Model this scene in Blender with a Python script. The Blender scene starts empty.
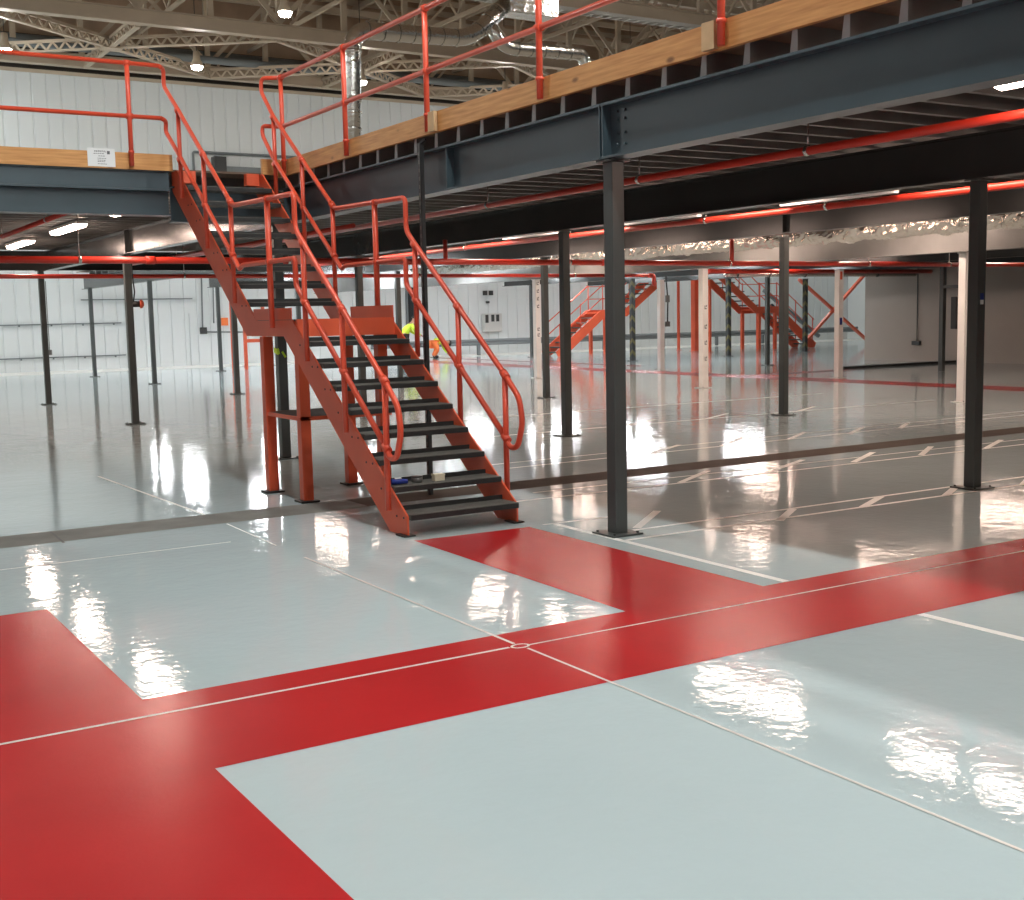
import bpy, math, random
from mathutils import Vector, Matrix
random.seed(7)
S = bpy.context.scene
COL = S.collection
PI = math.pi

# ------------------------------------------------------------------ materials
def mat(name, col, rough=.5, metal=0, bump=None, var=0, vscale=3, coat=0, spec=.5, col2=None, coord='Object'):
    m = bpy.data.materials.new(name); m.use_nodes = True
    nt = m.node_tree; N = nt.nodes; L = nt.links
    b = N['Principled BSDF']
    b.inputs['Base Color'].default_value = (*col, 1)
    b.inputs['Roughness'].default_value = rough
    b.inputs['Metallic'].default_value = metal
    b.inputs['Specular IOR Level'].default_value = spec
    if coat:
        b.inputs['Coat Weight'].default_value = coat; b.inputs['Coat Roughness'].default_value = .08
    tc = N.new('ShaderNodeTexCoord')
    if var:
        n = N.new('ShaderNodeTexNoise'); n.inputs['Scale'].default_value = vscale; n.inputs['Detail'].default_value = 5
        L.new(tc.outputs[coord], n.inputs['Vector'])
        r = N.new('ShaderNodeValToRGB'); e = r.color_ramp.elements
        c2 = col2 or tuple(c*(1-var) for c in col)
        e[0].position = .35; e[0].color = (*c2, 1); e[1].position = .65; e[1].color = (*col, 1)
        L.new(n.outputs['Fac'], r.inputs['Fac']); L.new(r.outputs['Color'], b.inputs['Base Color'])
    if bump:
        last = None
        for sc, st in bump:
            n = N.new('ShaderNodeTexNoise'); n.inputs['Scale'].default_value = sc; n.inputs['Detail'].default_value = 2
            L.new(tc.outputs[coord], n.inputs['Vector'])
            bp = N.new('ShaderNodeBump'); bp.inputs['Strength'].default_value = 1; bp.inputs['Distance'].default_value = st
            L.new(n.outputs['Fac'], bp.inputs['Height'])
            if last: L.new(last.outputs['Normal'], bp.inputs['Normal'])
            last = bp
        L.new(last.outputs['Normal'], b.inputs['Normal'])
    return m

def emis(name, col, strength):
    m = bpy.data.materials.new(name); m.use_nodes = True
    b = m.node_tree.nodes['Principled BSDF']
    b.inputs['Base Color'].default_value = (.9, .9, .9, 1)
    b.inputs['Emission Color'].default_value = (*col, 1); b.inputs['Emission Strength'].default_value = strength
    return m

EPB = [(1.3, .003), (5, .0018), (15, .0012), (50, .0002)]
M = {}
M['epoxy'] = mat('epoxy_pale', (.49, .575, .585), .055, bump=EPB, var=.06, vscale=.5, spec=.55)
M['epoxy_red'] = mat('epoxy_red', (.47, .016, .019), .25, bump=[(2, .002), (14, .0008), (70, .0004)], var=.14, vscale=1.1, spec=.4)
M['concrete_brown'] = mat('joint_brown', (.085, .065, .052), .7, spec=.05, bump=[(30, .002)], var=.2, vscale=3)
M['concrete'] = mat('concrete_joint', (.18, .18, .165), .65, spec=.1, bump=[(30, .002)], var=.25, vscale=3)
M['line'] = mat('line_white', (.84, .84, .80), .3, bump=[(9, .001)])
M['line_fine'] = mat('line_joint', (.66, .62, .57), .3)
M['slate'] = mat('steel_slate', (.056, .085, .100), .34, var=.12, vscale=1.5, bump=[(25, .0006)])
M['slate_grey'] = mat('steel_grey', (.042, .044, .043), .21, spec=.4, var=.12, vscale=1.5, bump=[(8, .0006)])
M['column'] = mat('column_grey', (.070, .078, .075), .38, var=.15, vscale=2)
M['white_steel'] = mat('steel_white', (.78, .77, .74), .4, var=.08, vscale=2)
M['beam_pale'] = mat('steel_pale', (.32, .315, .305), .25, var=.15, vscale=1.5, bump=[(10, .001)])
M['purlin_end_lit'] = mat('purlin_end_lit', (.30, .31, .31), .5)  # same galvanised steel as the joists, coloured paler as if catching light
M['purlin'] = mat('purlin_galv', (.17, .165, .155), .42, var=.25, vscale=2)
M['chip'] = mat('chipboard', (.17, .105, .068), .7, var=.25, vscale=25)
M['deck_bounce'] = mat('deck_bounce_pale', (.52, .47, .40), .5)  # pale top surface added so the deck bounces light up to the roof
M['red'] = mat('red_paint', (.80, .12, .048), .38, var=.12, vscale=2)
M['red_bright'] = mat('red_pipe', (.60, .04, .022), .3, var=.08, vscale=1)
M['red_tube'] = mat('red_handrail', (.74, .085, .038), .3, var=.10, vscale=2)
M['tread'] = mat('tread_dark', (.11, .105, .092), .62, var=.35, vscale=14, bump=[(90, .0015)])
M['tread_edge'] = mat('tread_edge', (.02, .02, .019), .5)
M['wall'] = mat('wall_white', (.66, .69, .70), .45)
M['wall_grey'] = mat('wall_beige', (.40, .335, .285), .6, var=.08, vscale=.6)
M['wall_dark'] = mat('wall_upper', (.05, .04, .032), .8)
M['roof'] = mat('roof_brown', (.42, .29, .20), .8, var=.2, vscale=1)
M['truss'] = mat('truss_beige', (.50, .41, .31), .5, var=.1, vscale=1)
M['duct_blue'] = mat('duct_grey', (.16, .18, .19), .5)
M['galv'] = mat('spiral_galvanised', (.70, .69, .66), .22, metal=1, bump=[(9, .02)])
M['foil'] = mat('foil_crinkled', (.66, .61, .55), .25, metal=.92, bump=[(30, .01)])
M['black'] = mat('black_plastic', (.02, .02, .02), .5)
M['darkmetal'] = mat('dark_channel', (.035, .036, .036), .4)
M['cream_wood'] = mat('pale_timber', (.62, .42, .22), .6, var=.15, vscale=8)
M['paper'] = mat('paper', (.78, .80, .80), .7)
M['ink'] = mat('ink', (.12, .12, .13), .7)
M['blue'] = mat('blue_plastic', (.01, .03, .22), .35)
M['cream'] = mat('cream_card', (.68, .62, .46), .6)
M['tin'] = mat('grey_tin', (.16, .16, .155), .35, metal=.4)
M['yellow'] = mat('hivis_yellow', (.62, .85, .06), .6)
M['orange'] = mat('hivis_orange', (.85, .20, .05), .6)
M['skin'] = mat('skin', (.50, .27, .18), .5)
M['hair'] = mat('hair', (.015, .012, .01), .6)
M['boot'] = mat('boot', (.03, .025, .02), .5)
M['glass_dark'] = mat('glass_dark', (.02, .022, .024), .1)
M['housing'] = mat('lamp_housing', (.55, .55, .53), .4)
M['tube_light'] = emis('fluorescent_tube', (1, .74, .61), 44)
M['cool_light'] = emis('cool_tube', (.93, .97, 1), 95)
M['bay_light'] = emis('high_bay_glow', (.95, 1, .99), 720)
M['bay_far'] = emis('high_bay_far', (1, .94, .86), 270)

# timber with grain and knots
def timber():
    m = mat('softwood', (.56, .28, .105), .55)
    nt = m.node_tree; N = nt.nodes; L = nt.links; b = N['Principled BSDF']
    tc = N.new('ShaderNodeTexCoord'); mp = N.new('ShaderNodeMapping'); mp.inputs['Scale'].default_value = (.9, .9, 14)
    L.new(tc.outputs['Object'], mp.inputs['Vector'])
    n = N.new('ShaderNodeTexNoise'); n.inputs['Scale'].default_value = 3; n.inputs['Detail'].default_value = 6
    L.new(mp.outputs[0], n.inputs['Vector'])
    r = N.new('ShaderNodeValToRGB'); e = r.color_ramp.elements
    e[0].position = .3; e[0].color = (.48, .21, .06, 1); e[1].position = .7; e[1].color = (.68, .35, .12, 1)
    L.new(n.outputs['Fac'], r.inputs['Fac'])
    mp2 = N.new('ShaderNodeMapping'); mp2.inputs['Scale'].default_value = (1, 1, 2.2)
    L.new(tc.outputs['Object'], mp2.inputs['Vector'])
    v = N.new('ShaderNodeTexVoronoi'); v.inputs['Scale'].default_value = 2.6
    L.new(mp2.outputs[0], v.inputs['Vector'])
    r2 = N.new('ShaderNodeValToRGB'); e = r2.color_ramp.elements
    e[0].position = .07; e[0].color = (.35, .3, .28, 1); e[1].position = .15; e[1].color = (1, 1, 1, 1)
    L.new(v.outputs['Distance'], r2.inputs['Fac'])
    mx = N.new('ShaderNodeMixRGB'); mx.blend_type = 'MULTIPLY'; mx.inputs['Fac'].default_value = 1
    L.new(r.outputs['Color'], mx.inputs['Color1']); L.new(r2.outputs['Color'], mx.inputs['Color2'])
    L.new(mx.outputs['Color'], b.inputs['Base Color'])
    return m
M['timber'] = timber()

# black/yellow spiral tape for the guarded columns
def tape():
    m = mat('hazard_tape', (.03, .03, .03), .5)
    nt = m.node_tree; N = nt.nodes; L = nt.links; b = N['Principled BSDF']
    tc = N.new('ShaderNodeTexCoord'); w = N.new('ShaderNodeTexWave'); w.inputs['Scale'].default_value = 1.6
    w.bands_direction = 'DIAGONAL'
    L.new(tc.outputs['Object'], w.inputs['Vector'])
    r = N.new('ShaderNodeValToRGB'); r.color_ramp.interpolation = 'CONSTANT'; e = r.color_ramp.elements
    e[0].color = (.03, .03, .03, 1); e[1].position = .72; e[1].color = (.13, .11, .04, 1)
    L.new(w.outputs['Color'], r.inputs['Fac']); L.new(r.outputs['Color'], b.inputs['Base Color'])
    return m
M['tape'] = tape()

# ------------------------------------------------------------------ mesh builder
class MB:
    def __init__(s): s.v = []; s.f = []; s.m = []; s.smooth = []
    def quad(s, pts, mi=0):
        n = len(s.v); s.v += [Vector(p) for p in pts]; s.f.append(list(range(n, n+len(pts)))); s.m.append(mi); s.smooth.append(False); return s
    def box(s, lo, hi, mi=0):
        x0, y0, z0 = lo; x1, y1, z1 = hi; n = len(s.v)
        s.v += [Vector(p) for p in ((x0,y0,z0),(x1,y0,z0),(x1,y1,z0),(x0,y1,z0),(x0,y0,z1),(x1,y0,z1),(x1,y1,z1),(x0,y1,z1))]
        for f in ((0,3,2,1),(4,5,6,7),(0,1,5,4),(1,2,6,5),(2,3,7,6),(3,0,4,7)):
            s.f.append([n+i for i in f]); s.m.append(mi); s.smooth.append(False)
        return s
    def bar(s, p, q, w, h, up=(0,0,1), mi=0):
        p = Vector(p); q = Vector(q); d = (q-p).normalized(); up = Vector(up)
        side = d.cross(up)
        if side.length < 1e-4: side = d.cross(Vector((1,0,0)))
        side.normalize(); u = side.cross(d).normalized(); n = len(s.v)
        for c in (p, q):
            for a, b in ((-1,-1),(1,-1),(1,1),(-1,1)): s.v.append(c+side*a*w/2+u*b*h/2)
        for f in ((3,2,1,0),(4,5,6,7),(0,1,5,4),(1,2,6,5),(2,3,7,6),(3,0,4,7)):
            s.f.append([n+i for i in f]); s.m.append(mi); s.smooth.append(False)
        return s
    def prism(s, poly, axis, a, b, mi=0):
        """poly: 2-D outline; axis 'x': (y,z), 'y': (x,z), 'z': (x,y); extruded from a to b"""
        def P(u, v, t): return {'x': (t,u,v), 'y': (u,t,v), 'z': (u,v,t)}[axis]
        n = len(s.v); k = len(poly)
        s.v += [Vector(P(u,v,a)) for u,v in poly]+[Vector(P(u,v,b)) for u,v in poly]
        s.f.append([n+i for i in range(k)][::-1]); s.m.append(mi); s.smooth.append(False)
        s.f.append([n+k+i for i in range(k)]); s.m.append(mi); s.smooth.append(False)
        for i in range(k):
            j = (i+1) % k; s.f.append([n+i,n+j,n+k+j,n+k+i]); s.m.append(mi); s.smooth.append(False)
        return s
    def tube(s, pts, r, n=10, mi=0, cap=True, jitter=None):
        pts = [Vector(p) for p in pts]; k0 = len(s.v)
        prev = None
        for i, p in enumerate(pts):
            t = ((pts[i]-pts[i-1]).normalized() if i else Vector()) + ((pts[i+1]-pts[i]).normalized() if i < len(pts)-1 else Vector())
            t.normalize()
            if prev is None:
                a = t.cross(Vector((0,0,1)));
                if a.length < .05: a = t.cross(Vector((1,0,0)))
                a.normalize()
            else:
                a = prev - t*prev.dot(t); a.normalize()
            prev = a; b = t.cross(a)
            rr = r[i] if isinstance(r, (list, tuple)) else r
            # mitre so that the tube keeps its width through a bend
            for j in range(n):
                th = 2*PI*j/n; f = 1+(jitter() if jitter else 0)
                s.v.append(p+(a*math.cos(th)+b*math.sin(th))*rr*f)
        for i in range(len(pts)-1):
            for j in range(n):
                q = (j+1) % n
                s.f.append([k0+i*n+j, k0+i*n+q, k0+(i+1)*n+q, k0+(i+1)*n+j]); s.m.append(mi); s.smooth.append(jitter is None)
        if cap:
            s.f.append([k0+j for j in range(n)][::-1]); s.m.append(mi); s.smooth.append(False)
            e = k0+(len(pts)-1)*n
            s.f.append([e+j for j in range(n)]); s.m.append(mi); s.smooth.append(False)
        return s
    def build(s, name, mats, parent=None, origin=None, bevel=0):
        if not isinstance(mats, (list, tuple)): mats = [mats]
        o0 = Vector(origin) if origin is not None else (worg(parent) if parent else Vector())
        me = bpy.data.meshes.new(name)
        me.from_pydata([tuple(v-o0) for v in s.v], [], s.f)
        for mm in mats: me.materials.append(M[mm] if isinstance(mm, str) else mm)
        me.polygons.foreach_set('material_index', s.m); me.polygons.foreach_set('use_smooth', s.smooth)
        me.update()
        o = bpy.data.objects.new(name, me); COL.objects.link(o)
        if parent:
            o.parent = parent; o.location = o0-worg(parent)
        else:
            o.location = o0
        if bevel:
            b = o.modifiers.new('bevel', 'BEVEL'); b.width = bevel; b.segments = 2; b.limit_method = 'ANGLE'
        return o

def worg(o):
    v = Vector(o.location)
    while o.parent: o = o.parent; v += Vector(o.location)
    return v

def tag(o, label, cat=None, group=None, kind=None):
    if label: o['label'] = label
    if cat: o['category'] = cat
    if group: o['group'] = group
    if kind: o['kind'] = kind
    return o
def thing(name, loc, label, cat, group=None):
    o = bpy.data.objects.new(name, None); COL.objects.link(o); o.location = loc; o.empty_display_size = .1
    return tag(o, label, cat, group)
def copy_tree(o, loc=None, parent=None, label=None, group=None):
    c = o.copy(); COL.objects.link(c)
    if parent: c.parent = parent
    if loc is not None: c.location = loc
    if label: c['label'] = label
    if group: c['group'] = group
    for ch in list(o.children): copy_tree(ch, None, c)
    return c
def struct(o): o['kind'] = 'structure'; return o

def smooth_path(pts, r, n=5):
    """round the corners of a polyline"""
    pts = [Vector(p) for p in pts]; out = [pts[0]]
    for i in range(1, len(pts)-1):
        a = pts[i-1]-pts[i]; b = pts[i+1]-pts[i]; rr = min(r, a.length*.45, b.length*.45)
        A = pts[i]+a.normalized()*rr; B = pts[i]+b.normalized()*rr
        for k in range(n+1):
            t = k/n; out.append(A*(1-t)**2+pts[i]*2*t*(1-t)+B*t*t)
    out.append(pts[-1]); return out

# ------------------------------------------------------------------ floor
f = MB()
f.quad([(-14,-12,0),(52,-12,0),(52,46.4,0),(-14,46.4,0)], 0)
def rect(x0,y0,x1,y1,z,mi): f.quad([(x0,y0,z),(x1,y0,z),(x1,y1,z),(x0,y1,z)], mi)
def strip(p, q, w, z, mi):
    p = Vector((p[0],p[1],z)); q = Vector((q[0],q[1],z)); d = (q-p).normalized(); n = Vector((-d.y,d.x,0))*w/2
    f.quad([p-n,q-n,q+n,p+n], mi)
# red walkways
f.quad([(-14,-12,.001),(1.378,-12,.001),(1.366,7.53,.001),(-14,7.53,.001)], 1)
f.quad([(1.30,4.40,.0013),(34,4.37,.001),(34,5.36,.001),(1.30,5.42,.0013)], 1)
f.quad([(4.10,5.35,.001),(5.165,5.35,.001),(5.165,8.08,.001),(4.15,8.13,.001)], 1)
f.quad([(20.95,6,.001),(21.85,6,.001),(21.9,45,.001),(20.8,45,.001)], 1)
rect(21.9,22.9,25.4,23.55,.001,1)
rect(23.3,30,23.75,45,.001,1)
# movement joint in bare concrete
f.quad([(-14,9.70,.0015),(4.6,9.86,.0015),(4.6,10.40,.0015),(-14,10.36,.0015)], 2)
f.quad([(4.6,9.90,.0015),(34,10.05,.0015),(34,10.50,.0015),(4.6,10.40,.0015)], 6)
for x in (1.93,): strip((x,9.76),(x+.02,10.39),.02,.002,5)
# white painted lines
strip((5.365,2.0),(5.365,4.39),.06,.002,3); strip((5.365,5.42),(5.40,8.05),.06,.002,3)
strip((5.40,7.14),(14,7.0),.045,.002,3); strip((5.70,7.44),(14,7.34),.045,.002,3)
strip((5.3,8.09),(6.0,8.06),.04,.002,3); strip((5.6,9.27),(16,9.05),.045,.002,3); strip((6.2,9.62),(16,9.40),.03,.002,3)
strip((7.0,11.35),(18,11.60),.04,.002,3); strip((7.0,11.75),(18,12.0),.03,.002,3); strip((8.0,14.5),(18,14.5),.05,.002,3); strip((9,17.2),(18,17.2),.06,.002,3)
D = [((5.80,7.5),(6.45,8.05)),((6.9,7.05),(7.4,7.4)),((7.92,7.1),(8.49,7.4)),((8.95,7.07),(9.5,7.38)),((10.03,7.05),(10.6,7.36)),
     ((7.7,9.25),(8.5,9.75)),((8.91,9.27),(9.92,9.77)),((10.16,9.25),(11.04,9.75)),((11.21,9.2),(12.0,9.7)),((12.3,9.15),(13.2,9.6)),
     ((9.1,11.45),(9.9,11.9)),((10.2,11.44),(11.14,12.05)),((11.4,11.47),(12.2,11.97)),((12.43,11.4),(13.24,11.88)),((13.5,11.45),(14.2,11.9)),
     ((11.0,14.5),(12.0,15.0)),((12.6,14.5),(13.5,15.0)),((14.6,14.5),(15.5,15.0))]
for a, b in D: strip(a, b, .07, .002, 3)
# fine sealed joints, with the little octagonal inspection cap where they cross
C0 = (3.225, 5.155)
strip((-14,5.20),(3.165,5.165),.022,.0025,4); strip((3.265,5.148),(34,4.98),.016,.0025,4)
strip((3.245,-4),(3.235,5.10),.016,.0025,4); strip((3.222,5.21),(3.227,8.05),.02,.0025,4)
strip((3.227,8.6),(3.25,9.8),.014,.0025,3); strip((3.25,10.4),(3.14,13.8),.03,.0025,3)
strip((-14,8.8),(3.0,8.97),.012,.0025,3)
oct_ = [(C0[0]+.05*math.cos(a), C0[1]+.035*math.sin(a)) for a in [PI/4*k for k in range(8)]]
for i in range(8): strip(oct_[i], oct_[(i+1) % 8], .014, .003, 4)
# unpainted strip along the far wall
f.quad([(-14,43.3,.001),(52,43.3,.001),(52,46.3,.001),(-14,46.3,.001)], 3)
floor = struct(f.build('floor', ['epoxy','epoxy_red','concrete','line','line_fine','black','concrete_brown']))

# ------------------------------------------------------------------ walls and roof shell
def ribbed_wall(name, axis, c, a0, a1, z0, z1, pitch, depth, m, facing):
    """profiled cladding: shallow vertical ribs"""
    w = MB(); pts = []; t = a0
    while t < a1:
        pts += [(t, 0), (t+pitch-.07, 0), (t+pitch-.055, depth), (t+pitch-.015, depth)]
        t += pitch
    pts.append((a1, 0))
    for i in range(len(pts)-1):
        (p, d), (q, e) = pts[i], pts[i+1]
        if axis == 'y': w.quad([(p,c+facing*d,z0),(q,c+facing*e,z0),(q,c+facing*e,z1),(p,c+facing*d,z1)])
        else: w.quad([(c+facing*d,p,z0),(c+facing*e,q,z0),(c+facing*e,q,z1),(c+facing*d,p,z1)])
    return struct(w.build(name, m))
ribbed_wall('wall_back', 'y', 46, -14, 50, 0, 10.55, .5, .03, 'wall', 1)
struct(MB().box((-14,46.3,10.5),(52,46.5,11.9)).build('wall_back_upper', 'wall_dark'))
struct(MB().box((-14,46.3,11.9),(52,46.5,16)).build('wall_back_gable', 'roof'))
struct(MB().box((-14.2,-12,0),(-14,46.4,15)).build('wall_left', 'wall'))
struct(MB().box((-14,-12.2,0),(52,-12,15)).build('wall_front', 'wall'))
struct(MB().box((50,27,0),(50.2,46.4,15)).build('wall_far', 'wall'))
struct(MB().box((30.4,-12,0),(30.6,27.25,3.36)).build('wall_right', 'wall_grey'))
struct(MB().box((30.6,27.05,0),(50,27.25,3.36)).build('wall_return', 'wall'))
# roof deck: brown profiled sheet
r = MB(); x = -14
r.box((-14,-12,15.0),(52,46.4,15.1))
struct(r.build('ceiling', 'roof'))

# ------------------------------------------------------------------ mezzanine: beams, joists, deck
def ibeam(mb, p, q, depth, width, tf=.018, tw=.012, mi=0):
    p = Vector(p); q = Vector(q)  # bottom centre line
    mb.bar(p+Vector((0,0,tf/2)), q+Vector((0,0,tf/2)), width, tf, mi=mi)
    mb.bar(p+Vector((0,0,depth-tf/2)), q+Vector((0,0,depth-tf/2)), width, tf, mi=mi)
    mb.bar(p+Vector((0,0,depth/2)), q+Vector((0,0,depth/2)), tw, depth-2*tf, mi=mi)
ZB, ZT, ZJ = 2.825, 3.225, 3.39
def beam(name, p, q, m, label, depth=ZT-ZB, width=.18, stiff=(), group=None):
    t = thing(name, p, label, 'beam', group)
    b = MB(); ibeam(b, p, q, depth, width); b.build('beam_section', m, t)
    d = (Vector(q)-Vector(p)).normalized()
    for s_ in stiff:
        c = Vector(p)+d*s_
        e = MB()
        if abs(d.y) > .5: e.box((c.x-width/2+.005, c.y-.006, p[2]+.018),(c.x+width/2-.005, c.y+.006, p[2]+depth-.018))
        else: e.box((c.x-.006, c.y-width/2+.005, p[2]+.018),(c.x+.006, c.y+width/2-.005, p[2]+depth-.018))
        e.build('end_plate', m, t)
    return t
# edge beam in two lengths meeting over the first column
t = beam('steel_beam', (5.50,-9,ZB), (5.50,7.385,ZB), 'slate', 'slate blue steel edge beam running out of the picture at top right', stiff=(16.37,))
for yy in (7.28, 7.19):
    for zz in (2.92, 3.0, 3.1, 3.16):
        b = MB(); b.tube([(5.494,yy,zz),(5.478,yy,zz)],.011,6); b.build('bolt','slate',t)
t = beam('steel_beam', (5.50,7.395,ZB), (5.50,13.85,ZB), 'slate', 'slate blue edge beam between the first column and the top of the red stairs', stiff=(.012,2.35,6.3))
beam('steel_beam', (5.40,14.06,ZB), (5.40,27.0,ZB), 'slate_grey', 'grey steel beam behind the stairs, lit by strip lamps on the left', stiff=(6.5,))
beam('steel_beam', (9.5,-9,ZB), (9.5,42.2,ZB), 'slate_grey', 'dark steel beam carried by the second row of columns, behind the blue edge beam')
beam('steel_beam', (13.78,-4,ZB+.03), (13.78,42.2,ZB+.03), 'slate_grey', 'grey beam with glare spots, just above the crinkled foil duct', stiff=(17.95,))
beam('steel_beam', (17.8,-2,2.61), (17.8,42.2,2.61), 'beam_pale', 'pale grey beam on the nearest row of white columns', depth=.61)
beam('steel_beam', (22.2,-2,ZB), (22.2,42.2,ZB), 'slate_grey', 'dark beam on the farther row of white columns')
beam('steel_beam', (26.0,2,ZB), (26.0,42.2,ZB), 'slate_grey', 'dark beam far back in front of the white wall')
beam('steel_beam', (30.15,2,ZB), (30.15,42.2,ZB), 'slate_grey', 'dark beam farthest back, over the distant stairs')
t = beam('steel_beam', (-13.5,13.97,2.895), (4.13,13.97,2.895), 'slate', 'slate blue beam along the left mezzanine edge, under the timber board', depth=.29, width=.2)
beam('steel_beam', (4.15,13.97,ZB), (5.40,13.97,ZB), 'slate', 'short slate beam behind the top treads of the stairs')
beam('steel_beam', (-13.5,27.1,ZB), (9.35,27.1,ZB), 'slate_grey', 'dark cross beam at the far edge of the left mezzanine')
cc = MB(); cc.box((-13.5,13.90,3.187),(4.13,13.912,3.388)); cc.box((-13.5,13.87,3.187),(4.13,13.90,3.199)); cc.box((-13.5,13.87,3.376),(4.13,13.90,3.388))
tag(cc.build('closing_channel','slate',origin=(4.13,13.9,3.185)), 'grey steel channel closing the joist ends above the left blue beam', 'channel')
# joists (galvanised channels) running away to the right
def joist(x0, x1, y, first={}):
    key = (x0, x1)
    if key not in first:
        b = MB(); z0, z1 = ZT+.002, ZJ-.002
        b.box((x0,y-.002,z0),(x1,y+.002,z1)); b.box((x0,y,z0),(x1,y+.055,z0+.004)); b.box((x0,y,z1-.004),(x1,y+.055,z1)); b.box((x0,y+.051,z0),(x1,y+.055,z0+.02)); b.prism([(y-.004,z0),(y+.058,z0),(y+.035,z1),(y-.004,z1)],'x',x0-.006,x0-.001,1)
        o = b.build('floor_joist',['purlin','purlin_end_lit'],origin=(x0,y,z0)); first[key] = o
        tag(o, {5.44:'thin grey channel joist across the blue edge beam under the right deck', 4.2:'x', -13.5:'thin grey channel joist under the left and far deck behind the stairs', 9.42:'thin grey channel joist under the far deck beyond the stairs'}[x0], 'joist', {5.44:'joists under the right deck',-13.5:'joists under the left deck',9.42:'joists under the far deck'}[x0])
    else:
        o = first[key].copy(); COL.objects.link(o); o.location = (x0,y,ZT+.002)
y = 13.62
while y > -1.5: joist(5.44, 30.3, y); y -= .41
y = 14.3
while y < 27: joist(-13.5, 30.3, y); y += .41
while y < 41.5: joist(9.42, 30.3, y); y += .82
d = MB()
d.box((5.442,-9,ZJ),(30.38,13.86,ZJ+.022)); d.box((-13.5,13.92,ZJ),(30.38,27.2,ZJ+.022)); d.box((9.3,27.2,ZJ),(30.38,42.3,ZJ+.022)); d.box((4.25,13.86,ZJ),(30.38,13.92,ZJ+.022))
for (a0,b0,c0,d0) in ((5.45,-9,30.3,13.9),(-13.5,13.95,30.3,42.2)): d.quad([(a0,b0,ZJ+.0225),(c0,b0,ZJ+.0225),(c0,d0,ZJ+.0225),(a0,d0,ZJ+.0225)] if b0 < 0 else [(a0,b0,ZJ+.0225),(c0,b0,ZJ+.0225),(c0,27.2,ZJ+.0225),(a0,27.2,ZJ+.0225)],1)
d.quad([(9.3,27.2,ZJ+.0225),(30.3,27.2,ZJ+.0225),(30.3,42.2,ZJ+.0225),(9.3,42.2,ZJ+.0225)],1)
tag(d.build('mezzanine_deck',['chip','deck_bounce'],origin=(5.41,13.9,ZJ)), 'brown chipboard deck of the mezzanine resting on the joists', 'deck')
# timber toe boards
def board(x0,y0,x1,y1,label,dz=0):
    b = MB(); b.box((x0,y0,ZJ+dz),(x1,y1,ZJ+dz+.18))
    o = b.build('toe_board','timber',origin=(x0,y0,ZJ)); return tag(o,label,'board','timber toe boards')
board(5.396,-9,5.44,13.80,'orange brown knotty timber toe board along the right mezzanine edge',-.03)
board(5.205,13.80,5.435,13.85,'short timber toe board at the top right corner of the red stairs')
board(-13.5,13.85,4.165,13.897,'timber toe board on the left mezzanine edge with a paper notice on it')
for k, (y0, y1, lb) in enumerate(((9.84,9.97,'small pale timber block on the toe board beside the second red rail post'), (6.07,6.19,'small pale timber block on the toe board nearest the right of the picture'))):
    b = MB(); b.box((5.352,y0,ZJ-.025),(5.388,y1,ZJ+.15)); tag(b.build('timber_block','cream_wood',origin=(5.36,y0,ZJ)), lb, 'block')
# the notice
n = thing('paper_notice',(3.37,13.84,3.41),'white paper notice with printed lines on the left timber toe board','notice')
b = MB(); b.box((3.235,13.846,3.405),(3.53,13.8495,3.602)); b.build('sheet','paper',n)
rows = [(.03,.13,.18),(.035,.12,.16),(.05,.09,.13),(.04,.1,.1),(.04,.09,.08),(.04,.1,.06),(.045,.1,.035)]
b = MB()
for z_, xa, w_ in ((3.57,3.31,.11),(3.56,3.31,.12),(3.54,3.30,.10),(3.515,3.35,.06),(3.49,3.34,.09),(3.47,3.34,.07),(3.455,3.34,.08),(3.43,3.34,.09)):
    xx = xa
    while xx < xa+w_: 
        l = random.uniform(.01,.025); b.box((xx,13.8445,z_),(xx+l,13.8458,z_+.006)); xx += l+.005
b.box((3.445,13.8445,3.54),(3.475,13.8458,3.575))
b.build('printed_text','ink',n)

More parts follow.
